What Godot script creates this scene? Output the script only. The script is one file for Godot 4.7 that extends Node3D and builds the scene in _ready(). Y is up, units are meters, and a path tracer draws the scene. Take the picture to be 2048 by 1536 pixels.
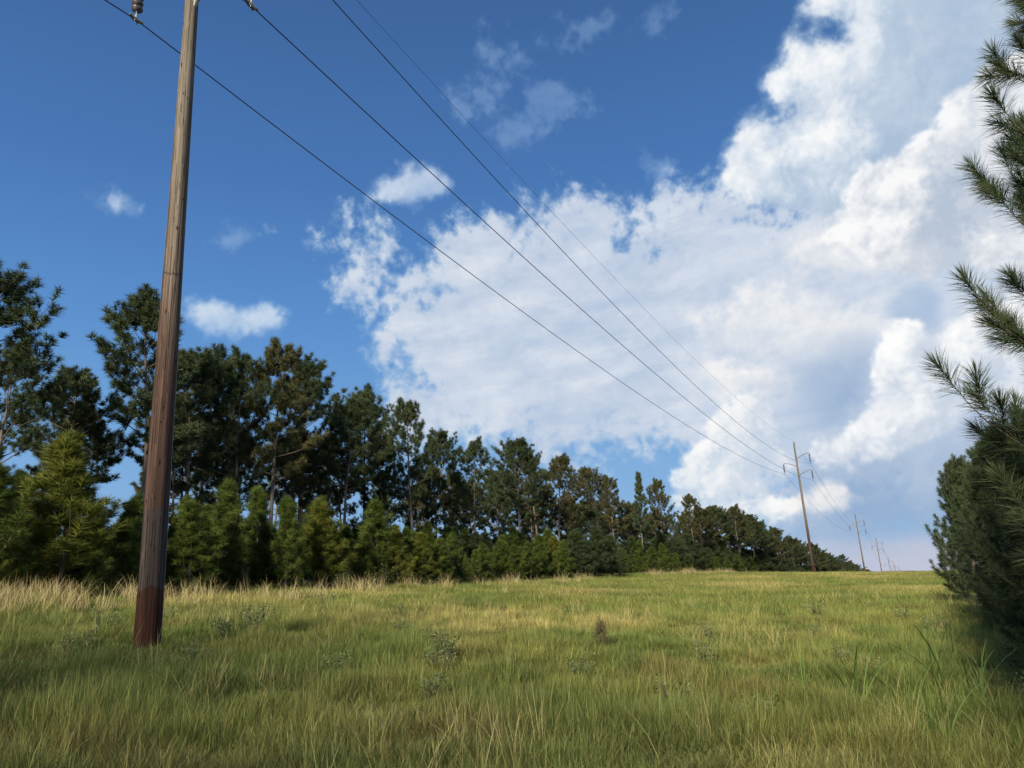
extends Node3D
# A mown power line corridor between pine stands. The line runs along -Z, x is across it, the camera stands at the origin, 1.6 m above the ground.

const EXPOSURE := 1.72
const EYE := 1.6

var rng := RandomNumberGenerator.new()


func _ready() -> void:
	# camera: 26 mm lens, turned 26 degrees left of the line, tilted up, rolled by 3 degrees
	var cam := Camera3D.new()
	cam.name = "camera"
	add_child(cam)
	cam.fov = 53.07
	cam.near = 0.1
	cam.far = 6000.0
	cam.transform = Transform3D(Basis(Vector3(0.88793, -0.05519, -0.45666), Vector3(0.17106, 0.96119, 0.21645), Vector3(0.42699, -0.27031, 0.86291)).orthonormalized(), Vector3(0, EYE, 0))
	cam.current = true

	# sky and air
	var env := Environment.new()
	var sky := Sky.new()
	var pano := PanoramaSkyMaterial.new()
	pano.panorama = ImageTexture.create_from_image(sky_image())
	pano.energy_multiplier = 1.0 / EXPOSURE
	sky.sky_material = pano
	env.background_mode = Environment.BG_SKY
	env.sky = sky
	env.tonemap_mode = Environment.TONE_MAPPER_LINEAR
	env.tonemap_exposure = EXPOSURE
	env.sdfgi_enabled = true
	env.ssao_enabled = true
	env.ssil_enabled = true
	var we := WorldEnvironment.new()
	we.name = "environment"
	we.environment = env
	add_child(we)

	# low afternoon sun from behind, a little to the right of the line, softened by thin cloud
	var sun := DirectionalLight3D.new()
	sun.name = "sun"
	sun.light_energy = 1.3
	sun.light_color = Color(1.0, 0.95, 0.85)
	sun.light_angular_distance = 8.0
	sun.shadow_enabled = true
	sun.directional_shadow_max_distance = 300.0
	add_child(sun)
	sun.look_at_from_position(Vector3.ZERO, Vector3(-0.1, -0.5, -1.0), Vector3.UP)

	build_scene()

# ---------------------------------------------------------------- helpers

var taken := {}
var relief := FastNoiseLite.new()
var patches := FastNoiseLite.new()


class Soup:
	var v := PackedVector3Array()
	var n := PackedVector3Array()
	var c := PackedColorArray()
	var t := PackedVector2Array()

	func mesh() -> ArrayMesh:
		var a := []
		a.resize(Mesh.ARRAY_MAX)
		a[Mesh.ARRAY_VERTEX] = v
		a[Mesh.ARRAY_NORMAL] = n
		if c.size():
			a[Mesh.ARRAY_COLOR] = c
		if t.size():
			a[Mesh.ARRAY_TEX_UV] = t
		var m := ArrayMesh.new()
		m.add_surface_from_arrays(Mesh.PRIMITIVE_TRIANGLES, a)
		return m

	func tri(p: Vector3, q: Vector3, r: Vector3, nn: Vector3, col: Color) -> void:
		v.append(p)
		if (r - p).cross(q - p).dot(nn) < 0.0:
			v.append(r); v.append(q)
		else:
			v.append(q); v.append(r)
		n.append(nn); n.append(nn); n.append(nn)
		c.append(col); c.append(col); c.append(col)

	# a tube through points, round in section; rings give its radius
	func tube(points: PackedVector3Array, radii: PackedFloat32Array, sides: int, closed := true) -> void:
		var rings := []
		var outs := []
		var side := Vector3.RIGHT
		for i in points.size():
			var d := (points[mini(i + 1, points.size() - 1)] - points[maxi(i - 1, 0)]).normalized()
			if absf(d.dot(side)) > 0.9:
				side = Vector3.BACK if absf(d.z) < 0.7 else Vector3.UP
			side = (side - d * d.dot(side)).normalized()
			var other := d.cross(side)
			var ring := PackedVector3Array()
			var out := PackedVector3Array()
			for k in sides + 1:
				var a := TAU * k / sides
				var o := side * cos(a) + other * sin(a)
				out.append(o)
				ring.append(points[i] + o * radii[i])
			rings.append(ring)
			outs.append(out)
		for i in points.size() - 1:
			for k in sides:
				for e in [[i, k], [i + 1, k], [i, k + 1], [i, k + 1], [i + 1, k], [i + 1, k + 1]]:
					v.append(rings[e[0]][e[1]])
					n.append(outs[e[0]][e[1]])
		if closed:
			for e in [0, points.size() - 1]:
				var d := (points[e] - points[1 if e == 0 else e - 1]).normalized()
				for k in sides:
					v.append(points[e]); v.append(rings[e][k + (0 if e == 0 else 1)]); v.append(rings[e][k + (1 if e == 0 else 0)])
					n.append(d); n.append(d); n.append(d)


func numbered(called: String) -> String:
	taken[called] = taken.get(called, 0) + 1
	return called if taken[called] == 1 else "%s_%03d" % [called, taken[called] - 1]


func part(called: String, mesh: Mesh, m: Material, parent: Node3D) -> MeshInstance3D:
	var o := MeshInstance3D.new()
	o.name = called
	o.mesh = mesh
	o.material_override = m
	parent.add_child(o, true)
	return o


func tag(o: Node3D, label: String, category: String, group := "") -> void:
	o.set_meta("label", label)
	o.set_meta("category", category)
	if group:
		o.set_meta("group", group)


func thing(called: String, label: String, category: String, at := Vector3.ZERO, turn := 0.0, group := "") -> Node3D:
	var o := Node3D.new()
	o.name = numbered(called)
	add_child(o)
	o.position = at
	o.rotation.y = turn
	tag(o, label, category, group)
	return o


func paint(color: Color, rough := 0.8, through := 0.0, shine := 0.3) -> StandardMaterial3D:
	var m := StandardMaterial3D.new()
	m.albedo_color = color.linear_to_srgb()
	m.roughness = rough
	m.metallic_specular = shine
	m.cull_mode = BaseMaterial3D.CULL_DISABLED
	if through > 0.0:
		m.backlight_enabled = true
		m.backlight = Color(through, through, through * 0.8)
	return m


func leafy(tint: Color, through := 0.5, rough := 0.6) -> StandardMaterial3D:
	var m := paint(tint * 1.25, rough, through, 0.25)
	m.vertex_color_use_as_albedo = true
	return m


func noise_texture(freq: float, ramp: Array, seed_: int, kind := FastNoiseLite.TYPE_SIMPLEX_SMOOTH) -> NoiseTexture2D:
	var f := FastNoiseLite.new()
	f.noise_type = kind
	f.seed = seed_
	f.frequency = freq
	f.fractal_octaves = 5
	var t := NoiseTexture2D.new()
	t.width = 512
	t.height = 512
	t.seamless = true
	t.noise = f
	var g := Gradient.new()
	var at := PackedFloat32Array()
	var cols := PackedColorArray()
	for k in ramp.size():
		at.append(k / float(ramp.size() - 1))
		cols.append(ramp[k].linear_to_srgb())
	g.offsets = at
	g.colors = cols
	t.color_ramp = g
	return t


# ---------------------------------------------------------------- lie of the land

const ALONG := [-200.0, -60.0, 0.0, 10.0, 36.0, 80.0, 111.0, 150.0, 213.0, 315.0, 417.0, 519.0, 621.0, 900.0, 6000.0]
const RISE := [-1.5, -0.3, 0.0, 0.05, 0.5, 1.55, 2.05, 1.7, -0.6, -1.9, -6.8, -8.2, -9.2, -12.0, -40.0]


func ground(x: float, z: float) -> float:
	var s := clampf(-z, -199.0, 5999.0)
	var k := 0
	while ALONG[k + 1] < s:
		k += 1
	var f := cubic_interpolate_in_time(RISE[k], RISE[k + 1], RISE[maxi(k - 1, 0)], RISE[mini(k + 2, 14)], (s - ALONG[k]) / (ALONG[k + 1] - ALONG[k]), ALONG[k + 1] - ALONG[k], ALONG[maxi(k - 1, 0)] - ALONG[k] - (1.0 if k == 0 else 0.0), ALONG[mini(k + 2, 14)] - ALONG[k] + (1.0 if k > 12 else 0.0))
	var cx := maxf(x, -30.0)
	var across := -0.085 * cx + 0.0006 * cx * cx if x < 0.0 else -0.06 * minf(x, 12.0)
	return f + across * (1.0 - 0.4 * clampf(s / 110.0, 0.0, 1.0)) + relief.get_noise_2d(x, z) * 0.13 * clampf(absf(x) + absf(s) - 2.0, 0.0, 1.0)


func on(x: float, z: float) -> Vector3:
	return Vector3(x, ground(x, z), z)


func build_land() -> void:
	relief.seed = 5
	relief.frequency = 0.16
	relief.fractal_octaves = 3
	patches.seed = 9
	patches.frequency = 0.085
	patches.fractal_octaves = 4
	var xs := PackedFloat32Array()
	var zs := PackedFloat32Array()
	var a := -3500.0
	while a < 3500.0:
		xs.append(a)
		a += clampf(absf(a + 10.0) * 0.07, 0.8, 250.0)
	a = 400.0
	while a > -5500.0:
		zs.append(a)
		a -= clampf(absf(a + 20.0) * 0.05, 0.8, 250.0)
	var st := SurfaceTool.new()
	st.begin(Mesh.PRIMITIVE_TRIANGLES)
	st.set_smooth_group(0)
	for z in zs:
		for x in xs:
			st.add_vertex(on(x, z))
	var w := xs.size()
	for j in zs.size() - 1:
		for i in w - 1:
			for e in [j * w + i, j * w + i + w, j * w + i + 1, j * w + i + 1, j * w + i + w, j * w + i + w + 1]:
				st.add_index(e)
	st.generate_normals()
	var m := StandardMaterial3D.new()
	m.albedo_texture = noise_texture(0.02, [Color(0.06, 0.055, 0.03), Color(0.1, 0.1, 0.04), Color(0.16, 0.14, 0.07), Color(0.1, 0.085, 0.05)], 3)
	m.uv1_triplanar = true
	m.uv1_world_triplanar = true
	m.uv1_scale = Vector3(0.31, 0.31, 0.31)
	m.roughness = 1.0
	m.metallic_specular = 0.1
	var g := part("ground", st.commit(), m, self)
	g.set_meta("kind", "structure")
	g.set_meta("label", "gently rising ground under the grass of the corridor")


# ---------------------------------------------------------------- pines

# a brush of needles at the end of a twig
func tuft(s: Soup, at: Vector3, d: Vector3, count: int, long: float, wide: float, col: Color, spread := 1.5) -> void:
	var a := d.cross(Vector3.UP if absf(d.y) < 0.9 else Vector3.RIGHT).normalized()
	var b := d.cross(a)
	for i in count:
		var turn := rng.randf() * TAU
		var lean := spread * sqrt(rng.randf())
		var radial := a * cos(turn) + b * sin(turn)
		var nd := d * cos(lean) + radial * sin(lean)
		var root := at - d * (long * 0.7 * rng.randf())
		var l := long * (0.7 + 0.45 * rng.randf())
		var flat := nd.cross(Vector3(rng.randf() - 0.5, rng.randf() - 0.5, rng.randf() - 0.5)).normalized()
		var face := flat.cross(nd)
		if face.dot(radial + Vector3(0, 0.6, 0)) < 0.0:
			face = -face
		s.tri(root - flat * wide, root + flat * wide, root + nd * l, (face + nd * 0.5).normalized(), col)


# a shoot with needles all along it, for trees close to the eye
func shoot(s: Soup, from: Vector3, d: Vector3, length: float, count: int, long: float, wide: float, col: Color) -> void:
	var a := d.cross(Vector3.UP if absf(d.y) < 0.9 else Vector3.RIGHT).normalized()
	var b := d.cross(a)
	for i in count:
		var along := sqrt(rng.randf())
		var turn := rng.randf() * TAU
		var lean := lerpf(1.15, 0.45, along) + rng.randf_range(-0.35, 0.35)
		if along > 0.93:
			lean *= rng.randf()
		var radial := a * cos(turn) + b * sin(turn)
		var nd := d * cos(lean) + radial * sin(lean)
		nd = (nd - Vector3(0, 0.12, 0)).normalized()
		var root := from + d * length * along
		var l := long * (0.75 + 0.4 * rng.randf()) * (0.8 if along > 0.9 else 1.0)
		var flat := nd.cross(Vector3(rng.randf() - 0.5, rng.randf() - 0.5, rng.randf() - 0.5)).normalized() * wide
		var face := flat.cross(nd).normalized()
		if face.dot(radial + Vector3(0, 0.5, 0)) < 0.0:
			face = -face
		var mid := root + nd * l * 0.55
		var tip := root + nd * l + Vector3(0, -0.04 * l, 0)
		s.tri(root - flat, root + flat, mid + flat, face, col)
		s.tri(root - flat, mid + flat, mid - flat, face, col)
		s.tri(mid - flat, mid + flat, tip, face, col)


func bend(from: Vector3, d: Vector3, length: float, lift: float, count: int) -> PackedVector3Array:
	var out := PackedVector3Array([from])
	var at := from
	for i in count:
		at += d * length / count
		d = (d + Vector3(rng.randf_range(-0.1, 0.1), lift / count + rng.randf_range(-0.05, 0.05), rng.randf_range(-0.1, 0.1))).normalized()
		out.append(at)
	return out


func taper(from: float, to: float, count: int) -> PackedFloat32Array:
	var out := PackedFloat32Array()
	for i in count:
		out.append(lerpf(from, to, i / float(count - 1)))
	return out


# p: h height, r trunk radius, base share of bare trunk, spread, limbs, twigs per limb, tufts per twig, needles, long, wide, rise_low, rise_high, form, near
func pine(seed_: int, p: Dictionary) -> Dictionary:
	rng.seed = seed_
	var trunk := Soup.new()
	var branches := Soup.new()
	var crown := Soup.new()
	var h: float = p.h
	var sway: Vector3 = Vector3(rng.randf_range(-1, 1), 0, rng.randf_range(-1, 1)) * h * p.get("sway", 0.02)
	var spine := PackedVector3Array()
	var girth := PackedFloat32Array()
	for i in 13:
		var u := i / 12.0
		spine.append(Vector3(0, u * h - 0.15 * (1.0 - u), 0) + sway * sin(u * PI * 1.3) + Vector3(rng.randf_range(-0.02, 0.02), 0, rng.randf_range(-0.02, 0.02)) * h * 0.12)
		girth.append(p.r * (1.0 - 0.88 * u) + (0.25 * p.r if i == 0 else 0.0))
	trunk.tube(spine, girth, 9)
	var limbs: int = p.limbs
	var heading := rng.randf() * TAU
	for i in limbs:
		var u := (i + rng.randf() * 0.8) / limbs
		var t: float = lerpf(p.base, 0.985, pow(u, p.get("bunch", 0.85)))
		heading += 2.4 + rng.randf_range(-0.5, 0.5)
		var at := spine[int(t * 12)].lerp(spine[mini(int(t * 12) + 1, 12)], t * 12 - int(t * 12))
		var c: float = (t - p.base) / (1.0 - p.base)
		var reach: float
		if p.form == "round":
			reach = p.spread * (0.45 + 0.75 * sin(PI * clampf(c * 0.8 + 0.18, 0, 1))) * (1.0 - 0.45 * c * c)
		else:
			reach = p.spread * pow(1.0 - c, p.get("point", 0.8)) + 0.1 * p.spread
			if c < 0.12:
				reach *= 0.75
		reach *= rng.randf_range(p.get("least", 0.55), p.get("most", 1.15))
		var rise: float = lerpf(p.rise_low, p.rise_high, c) + rng.randf_range(-0.15, 0.15)
		var d := Vector3(cos(heading) * cos(rise), sin(rise), sin(heading) * cos(rise))
		var line := bend(at, d, reach, p.get("lift", 0.35), 5)
		branches.tube(line, taper(maxf(p.r * 0.3 * (1.0 - 0.6 * c), 0.008), 0.004, 6), 4, false)
		var shade := rng.randf()
		var twigs: int = maxi(2, int(p.twigs * (0.5 + 0.5 * reach / p.spread)))
		for k in twigs + 1:
			var f := lerpf(p.get("inner", 0.35), 1.0, (k + rng.randf() * 0.6) / (twigs + 0.6)) if k < twigs else 1.0
			var seg := minf(f * 5.0, 4.999)
			var root := line[int(seg)].lerp(line[int(seg) + 1], seg - int(seg))
			var ahead := (line[int(seg) + 1] - line[int(seg)]).normalized()
			var side := ahead.cross(Vector3.UP).normalized() * (1.0 if k % 2 == 0 else -1.0)
			var td := ahead if k == twigs else (ahead * rng.randf_range(0.4, 0.8) + side * rng.randf_range(0.5, 1.0) + Vector3(0, rng.randf_range(-0.05, 0.5), 0)).normalized()
			var tl: float = reach * rng.randf_range(0.2, 0.36) * (1.15 - 0.5 * f) + p.long * 0.6
			var twig := bend(root, td, tl, p.get("lift", 0.35) * 1.3, 3)
			branches.tube(twig, taper(0.007, 0.003, 4), 3, false)
			var tone := Color(0.48, 0.54, 0.52).lerp(Color(1.0, 0.95, 0.88), clampf(shade * 0.55 + rng.randf() * 0.55, 0, 1))
			if p.has("near"):
				for q in p.tufts:
					var e: float = 3.0 * (q + 0.4) / p.tufts
					var sd := (twig[mini(int(e) + 1, 3)] - twig[mini(int(e), 2)]).normalized()
					var off := Vector3(rng.randf_range(-1, 1), rng.randf_range(-0.2, 1.0), rng.randf_range(-1, 1)) * (0.0 if q == p.tufts - 1 else 0.75)
					shoot(crown, twig[mini(int(e), 3)], (sd + off).normalized(), p.near * rng.randf_range(0.7, 1.2), p.needles, p.long, p.wide, tone)
			else:
				for q in p.tufts:
					var e: float = 3.0 * (q + 1.0) / p.tufts
					var w := twig[mini(int(e), 2)].lerp(twig[mini(int(e) + 1, 3)], minf(e - int(e), 1.0)) if e < 3.0 else twig[3]
					var jog: Vector3 = Vector3(rng.randf_range(-1, 1), rng.randf_range(-0.6, 1), rng.randf_range(-1, 1)) * p.long * (0.7 if q < p.tufts - 1 else 0.1)
					tuft(crown, w + jog, (td + Vector3(0, p.get("perk", 0.5), 0) + jog * 0.6).normalized(), p.needles, p.long * rng.randf_range(0.8, 1.15), p.wide, tone)
	# the leader
	for k in 6:
		var tone := Color(0.9, 0.9, 0.82)
		if p.has("near"):
			shoot(crown, spine[12] - Vector3(0, 0.3 * k, 0), Vector3(rng.randf_range(-0.4, 0.4), 1, rng.randf_range(-0.4, 0.4)).normalized(), p.near, p.needles, p.long, p.wide, tone)
		else:
			tuft(crown, spine[12] + Vector3(rng.randf_range(-0.1, 0.1), -0.14 * k + 0.2, rng.randf_range(-0.1, 0.1)), Vector3(rng.randf_range(-0.3, 0.3), 1, rng.randf_range(-0.3, 0.3)).normalized(), p.needles, p.long, p.wide, tone, 0.9)
	return {"trunk": trunk.mesh(), "branches": branches.mesh(), "crown": crown.mesh(), "h": h}


var bark: StandardMaterial3D
var twig_bark: StandardMaterial3D
var greens := {}


func plant(kind: Dictionary, called: String, label: String, at: Vector3, height: float, wide: float, turn: float, tint: String, group: String) -> Node3D:
	var t := thing(called, label, "tree", at, turn, group)
	var s: float = height / kind.h
	t.scale = Vector3(s * wide, s, s * wide)
	if "young" in called or "pine_tree" == called:
		t.rotation.x = rng.randf_range(-0.045, 0.045)
		t.rotation.z = rng.randf_range(-0.045, 0.045)
	part("trunk", kind.trunk, bark, t)
	part("branches", kind.branches, twig_bark, t)
	part("crown", kind.crown, greens[tint], t)
	return t


# x, metres along the line, height, breadth, shape, tint, label
const STAND := [
	[-29.5, 15.8, 12.4, 1.1, 0, "green", "ragged tall dark pine cut off by the left picture edge"],
	[-27.0, 15.2, 8.6, 1.0, 3, "green", "lower thin pine with wide sparse limbs below the ragged pine at the left edge"],
	[-33.0, 21.4, 9.8, 1.1, 1, "green", "round-topped dark pine alone against the sky between left edge and near pole"],
	[-28.2, 21.6, 12.7, 1.0, 2, "green", "tallest pine of the stand, its crown touching the near pole's left side"],
	[-30.0, 25.6, 11.3, 1.0, 4, "green", "dark pine whose crown shows just to the right of the near pole"],
	[-34.0, 30.0, 13.2, 1.0, 0, "green", "dark pine with finger-like top, second crown right of the near pole"],
	[-29.0, 27.3, 11.6, 0.9, 3, "green", "dark pine with upswept limb tips, third crown right of the near pole"],
	[-28.0, 28.8, 12.4, 0.9, 2, "olive", "tall pine with brownish lower foliage and a pale visible trunk"],
	[-31.0, 34.3, 13.0, 0.95, 1, "green", "tall pine with domed crown leaning right beside the brownish pine"],
	[-28.5, 35.1, 10.7, 0.95, 4, "green", "stocky dark pine stepping down right of the domed pine"],
	[-31.0, 40.7, 12.7, 0.9, 0, "green", "dark pine with pointed round top above bundled bare trunks"],
	[-27.5, 40.9, 11.7, 0.85, 2, "green", "airy see-through pine standing out against the cloud with open narrow top"],
	[-30.0, 48.2, 10.5, 0.95, 1, "green", "low rounded pine just right of the airy see-through pine"],
	[-28.0, 49.4, 10.2, 1.0, 3, "green", "pine with twin rounded crown in the middle of the stand"],
	[-28.0, 56.5, 11.1, 1.0, 4, "green", "broad dark pine with bumpy dome in the middle of the stand"],
	[-31.0, 65.9, 11.6, 0.95, 0, "green", "dark pine whose crown adjoins the broad bumpy dome on its right"],
	[-28.0, 64.4, 10.7, 0.95, 1, "olive", "sunlit olive pine next to the last dark dome of the stand"],
	[-28.0, 73.5, 10.7, 0.95, 4, "olive", "bushy olive pine halfway between airy pine and distant poles"],
	[-31.0, 87.0, 11.4, 0.95, 2, "olive", "olive pine with knobbly top left of the pale slender pine"],
	[-27.5, 87.2, 12.0, 0.7, 5, "pale", "pale slender pointed pine rising above its olive neighbours"],
	[-29.0, 100.3, 12.2, 0.8, 0, "olive", "narrow dark-topped pine right beside the pale slender pine"],
	[-27.0, 109.7, 11.0, 0.9, 2, "olive", "brownish solitary pine with round head and bare pale trunk"],
	[-27.5, 125.5, 10.6, 1.1, 4, "green", "dark bushy pine just right of the brownish solitary pine"],
	[-28.0, 144.9, 10.0, 1.2, 1, "green", "dark low pine on the falling end of the stand"],
	[-27.0, 163.2, 10.0, 1.2, 3, "green", "dark pine near the second pole, last of the dense stand"],
	[-27.0, 206.0, 10.8, 1.1, 2, "green", "thin topped pine just left of the second pole's foot"],
]
const EDGE := [
	[-23.3, 13.0, 3.7, 1.1, "young dark green pine cut by the left edge beside the brightest young pine"], [-23.6, 15.4, 4.9, 1.25, "brightest yellow-green young pine, largest and leftmost of the full ones"],
	[-23.5, 17.6, 3.2, 1.1, "shaded young pine between the brightest young pine and the near pole"], [-24.0, 18.9, 2.7, 1.1, "young pine half hidden behind the near pole"],
	[-23.0, 19.8, 3.2, 1.1, "young pine directly right of the near pole"], [-24.5, 20.9, 3.7, 1.1, ""], [-23.6, 22.1, 4.1, 1.15, "tall young pine, second full one right of the near pole"], [-24.5, 24.6, 4.1, 1.1, "tall young pine with many upright tips, third full one right of the near pole"],
	[-23.2, 24.8, 3.6, 1.1, ""], [-23.3, 27.4, 3.8, 1.1, "bright young pine with thin bare stem below the domed tall pine"], [-24.0, 29.6, 3.0, 1.1, ""], [-23.8, 31.8, 4.1, 1.2, "tall young pine behind the leafy shrubs"], [-23.5, 33.8, 3.7, 1.1, ""],
	[-24.5, 36.3, 3.3, 1.1, ""], [-24.0, 39.2, 3.1, 1.1, ""], [-23.2, 41.5, 2.9, 1.1, ""], [-24.0, 45.4, 2.9, 1.2, ""], [-23.5, 48.3, 2.8, 1.2, ""], [-24.2, 51.6, 3.1, 1.2, ""], [-24.5, 54.9, 3.3, 1.2, ""],
	[-22.8, 56.0, 3.5, 1.3, "dark broad young pine, first of the bulging dark clump at mid field edge"], [-22.8, 59.3, 3.7, 1.3, "dark tall young pine, middle of the bulging dark clump at mid field edge"], [-22.6, 62.3, 3.3, 1.3, "dark low young pine ending the bulging clump at mid field edge"],
	[-24.0, 66.5, 2.6, 1.2, ""], [-25.0, 72.0, 2.4, 1.2, ""], [-25.0, 77.0, 2.6, 1.2, ""], [-25.0, 82.0, 2.6, 1.2, ""], [-24.5, 89.3, 2.5, 1.2, ""], [-25.0, 96.0, 2.5, 1.3, ""], [-25.0, 103.2, 2.6, 1.3, ""], [-24.5, 110.0, 2.5, 1.3, ""], [-24.5, 116.5, 2.6, 1.3, ""], [-25.0, 127.0, 2.8, 1.4, ""], [-25.0, 138.0, 2.8, 1.4, ""],
]


func build_pines() -> void:
	bark = paint(Color(0.17, 0.145, 0.125), 0.95, 0.0, 0.15)
	bark.albedo_texture = noise_texture(0.03, [Color(0.45, 0.4, 0.38), Color(0.9, 0.85, 0.8), Color(1.3, 1.15, 1.05).clamp(), Color(0.6, 0.5, 0.45)], 21)
	bark.uv1_triplanar = true
	bark.uv1_scale = Vector3(1.6, 0.35, 1.6)
	twig_bark = paint(Color(0.13, 0.1, 0.08), 0.95, 0.0, 0.15)
	greens = {
		"green": leafy(Color(0.064, 0.088, 0.043)), "olive": leafy(Color(0.09, 0.092, 0.042)), "pale": leafy(Color(0.08, 0.105, 0.06)),
		"young": leafy(Color(0.08, 0.112, 0.025)), "bright": leafy(Color(0.115, 0.13, 0.026)), "long": leafy(Color(0.064, 0.088, 0.043), 0.35, 0.5),
	}
	var tall := []
	var base := {"h": 12.0, "r": 0.15, "base": 0.5, "spread": 2.1, "limbs": 40, "twigs": 7, "tufts": 3, "needles": 52, "long": 0.3, "wide": 0.013, "inner": 0.5, "perk": 0.8, "lift": 0.45, "rise_low": 0.1, "rise_high": 0.95, "form": "round"}
	for k in 6:
		var p := base.duplicate()
		p.base = [0.46, 0.52, 0.42, 0.36, 0.5, 0.4][k]
		p.limbs = [45, 47, 38, 33, 50, 48][k]
		p.spread = [2.5, 2.6, 2.2, 2.6, 2.8, 1.9][k]
		if k == 5:
			p.form = "cone"
		tall.append(pine(100 + k, p))
	var young := []
	for k in 4:
		young.append(pine(200 + k, {"h": 4.0, "r": 0.06, "base": 0.07, "spread": [1.6, 1.45, 1.75, 1.55][k], "point": [1.1, 0.9, 1.0, 1.2][k], "least": 0.4, "limbs": [46, 40, 50, 44][k], "twigs": 4, "tufts": 2, "needles": 90, "long": 0.27, "wide": 0.0075, "rise_low": 0.3, "rise_high": 1.25, "form": "cone", "lift": 0.9, "perk": 1.6, "inner": 0.25, "bunch": 0.9}))
	rng.seed = 77
	var stand := "tall pines of the stand"
	for a in STAND:
		plant(tall[a[4]], "pine_tree", a[6], on(a[0], -a[1]), a[2] * 0.955, a[3], rng.randf() * TAU, a[5], stand)
	# the ranks behind, whose trunks and crowns fill the gaps
	for row in [[-31.5, 3.3, 0.86], [-35.5, 3.8, 0.9], [-40.0, 4.6, 0.92]]:
		var s := 9.0 + rng.randf() * 3.0
		while s < 150.0:
			var high := 9.6 + 0.9 * sin(s * 0.21) + rng.randf_range(-1.0, 0.8)
			if s < 22.0:
				high *= 0.8
			plant(tall[rng.randi() % 5], "pine_tree", "pine in the shaded ranks behind the front trees of the stand", on(row[0] + rng.randf_range(-1.3, 1.3), -s), high * row[2], rng.randf_range(0.85, 1.05), rng.randf() * TAU, ["green", "green", "olive"][rng.randi() % 3], "pines in the ranks behind the stand's front")
			s += row[1] * rng.randf_range(0.75, 1.3) * (1.0 + s / 160.0)
	var along := 118.0
	while along < 640.0:
		plant(tall[rng.randi() % 5], "pine_tree", "far pine in the dwindling treeline beside the distant poles", on(-26.5 + rng.randf_range(-2.0, 1.2), -along), rng.randf_range(8.8, 11.2) * (1.0 if along < 320.0 else 1.2), 1.15 + along / 900.0, rng.randf() * TAU, ["green", "olive"][rng.randi() % 2], "far pines past the crest")
		along += rng.randf_range(3.5, 6.0) * (along / 130.0)
	var edge := "young pines along the edge of the stand"
	for k in EDGE.size():
		var e: Array = EDGE[k]
		var label: String = e[4] if e[4] else "young pine with hidden foot in the low row edging the stand"
		plant(young[(k * 7 + k / 3) % 4], "young_pine", label, on(e[0], -e[1]), e[2] * (1.0 if e[4] else rng.randf_range(0.75, 1.12)), e[3] * rng.randf_range(0.9, 1.3), rng.randf() * TAU, "bright" if k in [1, 9] else "green" if k in [20, 21, 22] else "young", edge)
	for k in 34:
		var s := 11.0 + k * 2.1 + rng.randf() * 1.5 + k * k * 0.035
		plant(young[k % 4], "young_pine", "young pine peeping out behind the front row of young pines", on(-26.0 - rng.randf() * 2.2, -s), 2.6 + rng.randf() * 1.2, 1.15, rng.randf() * TAU, "young", "young pines in second row")
	for k in 44:
		var s := 9.0 + k * 1.25 + rng.randf() * 1.6
		var short := rng.randf_range(1.2, 3.0)
		plant(young[rng.randi() % 4], "young_pine", "small young pine filling a gap in the thicket before the stand", on(-22.6 - rng.randf() * 2.6, -s), short, rng.randf_range(1.0, 1.5), rng.randf() * TAU, ["young", "young", "bright", "green"][rng.randi() % 4], "small young pines in the thicket")
	# low dark growth filling the floor of the stand
	var low_spots := []
	for k in 620:
		var s := 6.0 + 130.0 * pow(rng.randf(), 1.3)
		var size := rng.randf_range(0.4, 0.72) * (1.0 + s / 300.0)
		low_spots.append([on(-26.5 - 19.0 * rng.randf(), -s), rng.randf() * TAU, size * 1.5, size, Color(1, 1, 1) * rng.randf_range(0.8, 1.0)])
	for k in 240:
		var s := 95.0 + 320.0 * pow(rng.randf(), 1.3)
		var size := rng.randf_range(0.6, 1.0) * (1.0 + s / 500.0)
		low_spots.append([on(-25.5 - 6.0 * rng.randf(), -s), rng.randf() * TAU, size * 1.7, size, Color(1, 1, 1) * rng.randf_range(0.8, 1.0)])
	scatter("undergrowth", "dark low undergrowth on the floor of the pine stand", [young[0].crown, young[2].crown], low_spots, greens["green"])
	# beside the eye, on the other edge of the corridor
	var close := pine(301, {"h": 9.6, "r": 0.11, "base": 0.05, "least": 0.7, "most": 1.0, "point": 0.95, "spread": 2.6, "limbs": 118, "twigs": 6, "tufts": 3, "needles": 200, "long": 0.225, "wide": 0.0022, "rise_low": 0.2, "rise_high": 0.95, "form": "cone", "lift": 0.75, "inner": 0.3, "near": 0.4, "sway": 0.01})
	var bushy := pine(302, {"h": 5.0, "r": 0.07, "base": 0.04, "least": 0.8, "point": 0.7, "spread": 1.7, "limbs": 66, "twigs": 6, "tufts": 3, "needles": 100, "long": 0.17, "wide": 0.0035, "rise_low": 0.25, "rise_high": 1.1, "form": "cone", "lift": 0.8, "inner": 0.25, "near": 0.3, "sway": 0.01})
	var side := "pines along the edge of the corridor beside the viewer"
	plant(close, "pine_tree", "large close pine with long dark needles reaching in from the right edge", on(2.72, -8.2), 9.6, 1.0, 0.4, "long", side)
	plant(bushy, "young_pine", "full round young pine standing farthest down the right side of the field", on(1.75, -33.0), 4.9, 1.05, 2.0, "long", side)
	plant(bushy, "young_pine", "dark young pine between the close pine and the full round pine", on(2.3, -24.0), 4.6, 1.1, 4.0, "long", side)
	plant(bushy, "young_pine", "dark low young pine in the deep shade behind the close pine", on(1.9, -16.5), 3.9, 1.15, 1.0, "long", side)
	plant(bushy, "young_pine", "dark low pine at the right edge under the close pine's lowest limbs", on(1.75, -11.8), 3.4, 1.15, 5.0, "long", side)
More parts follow.
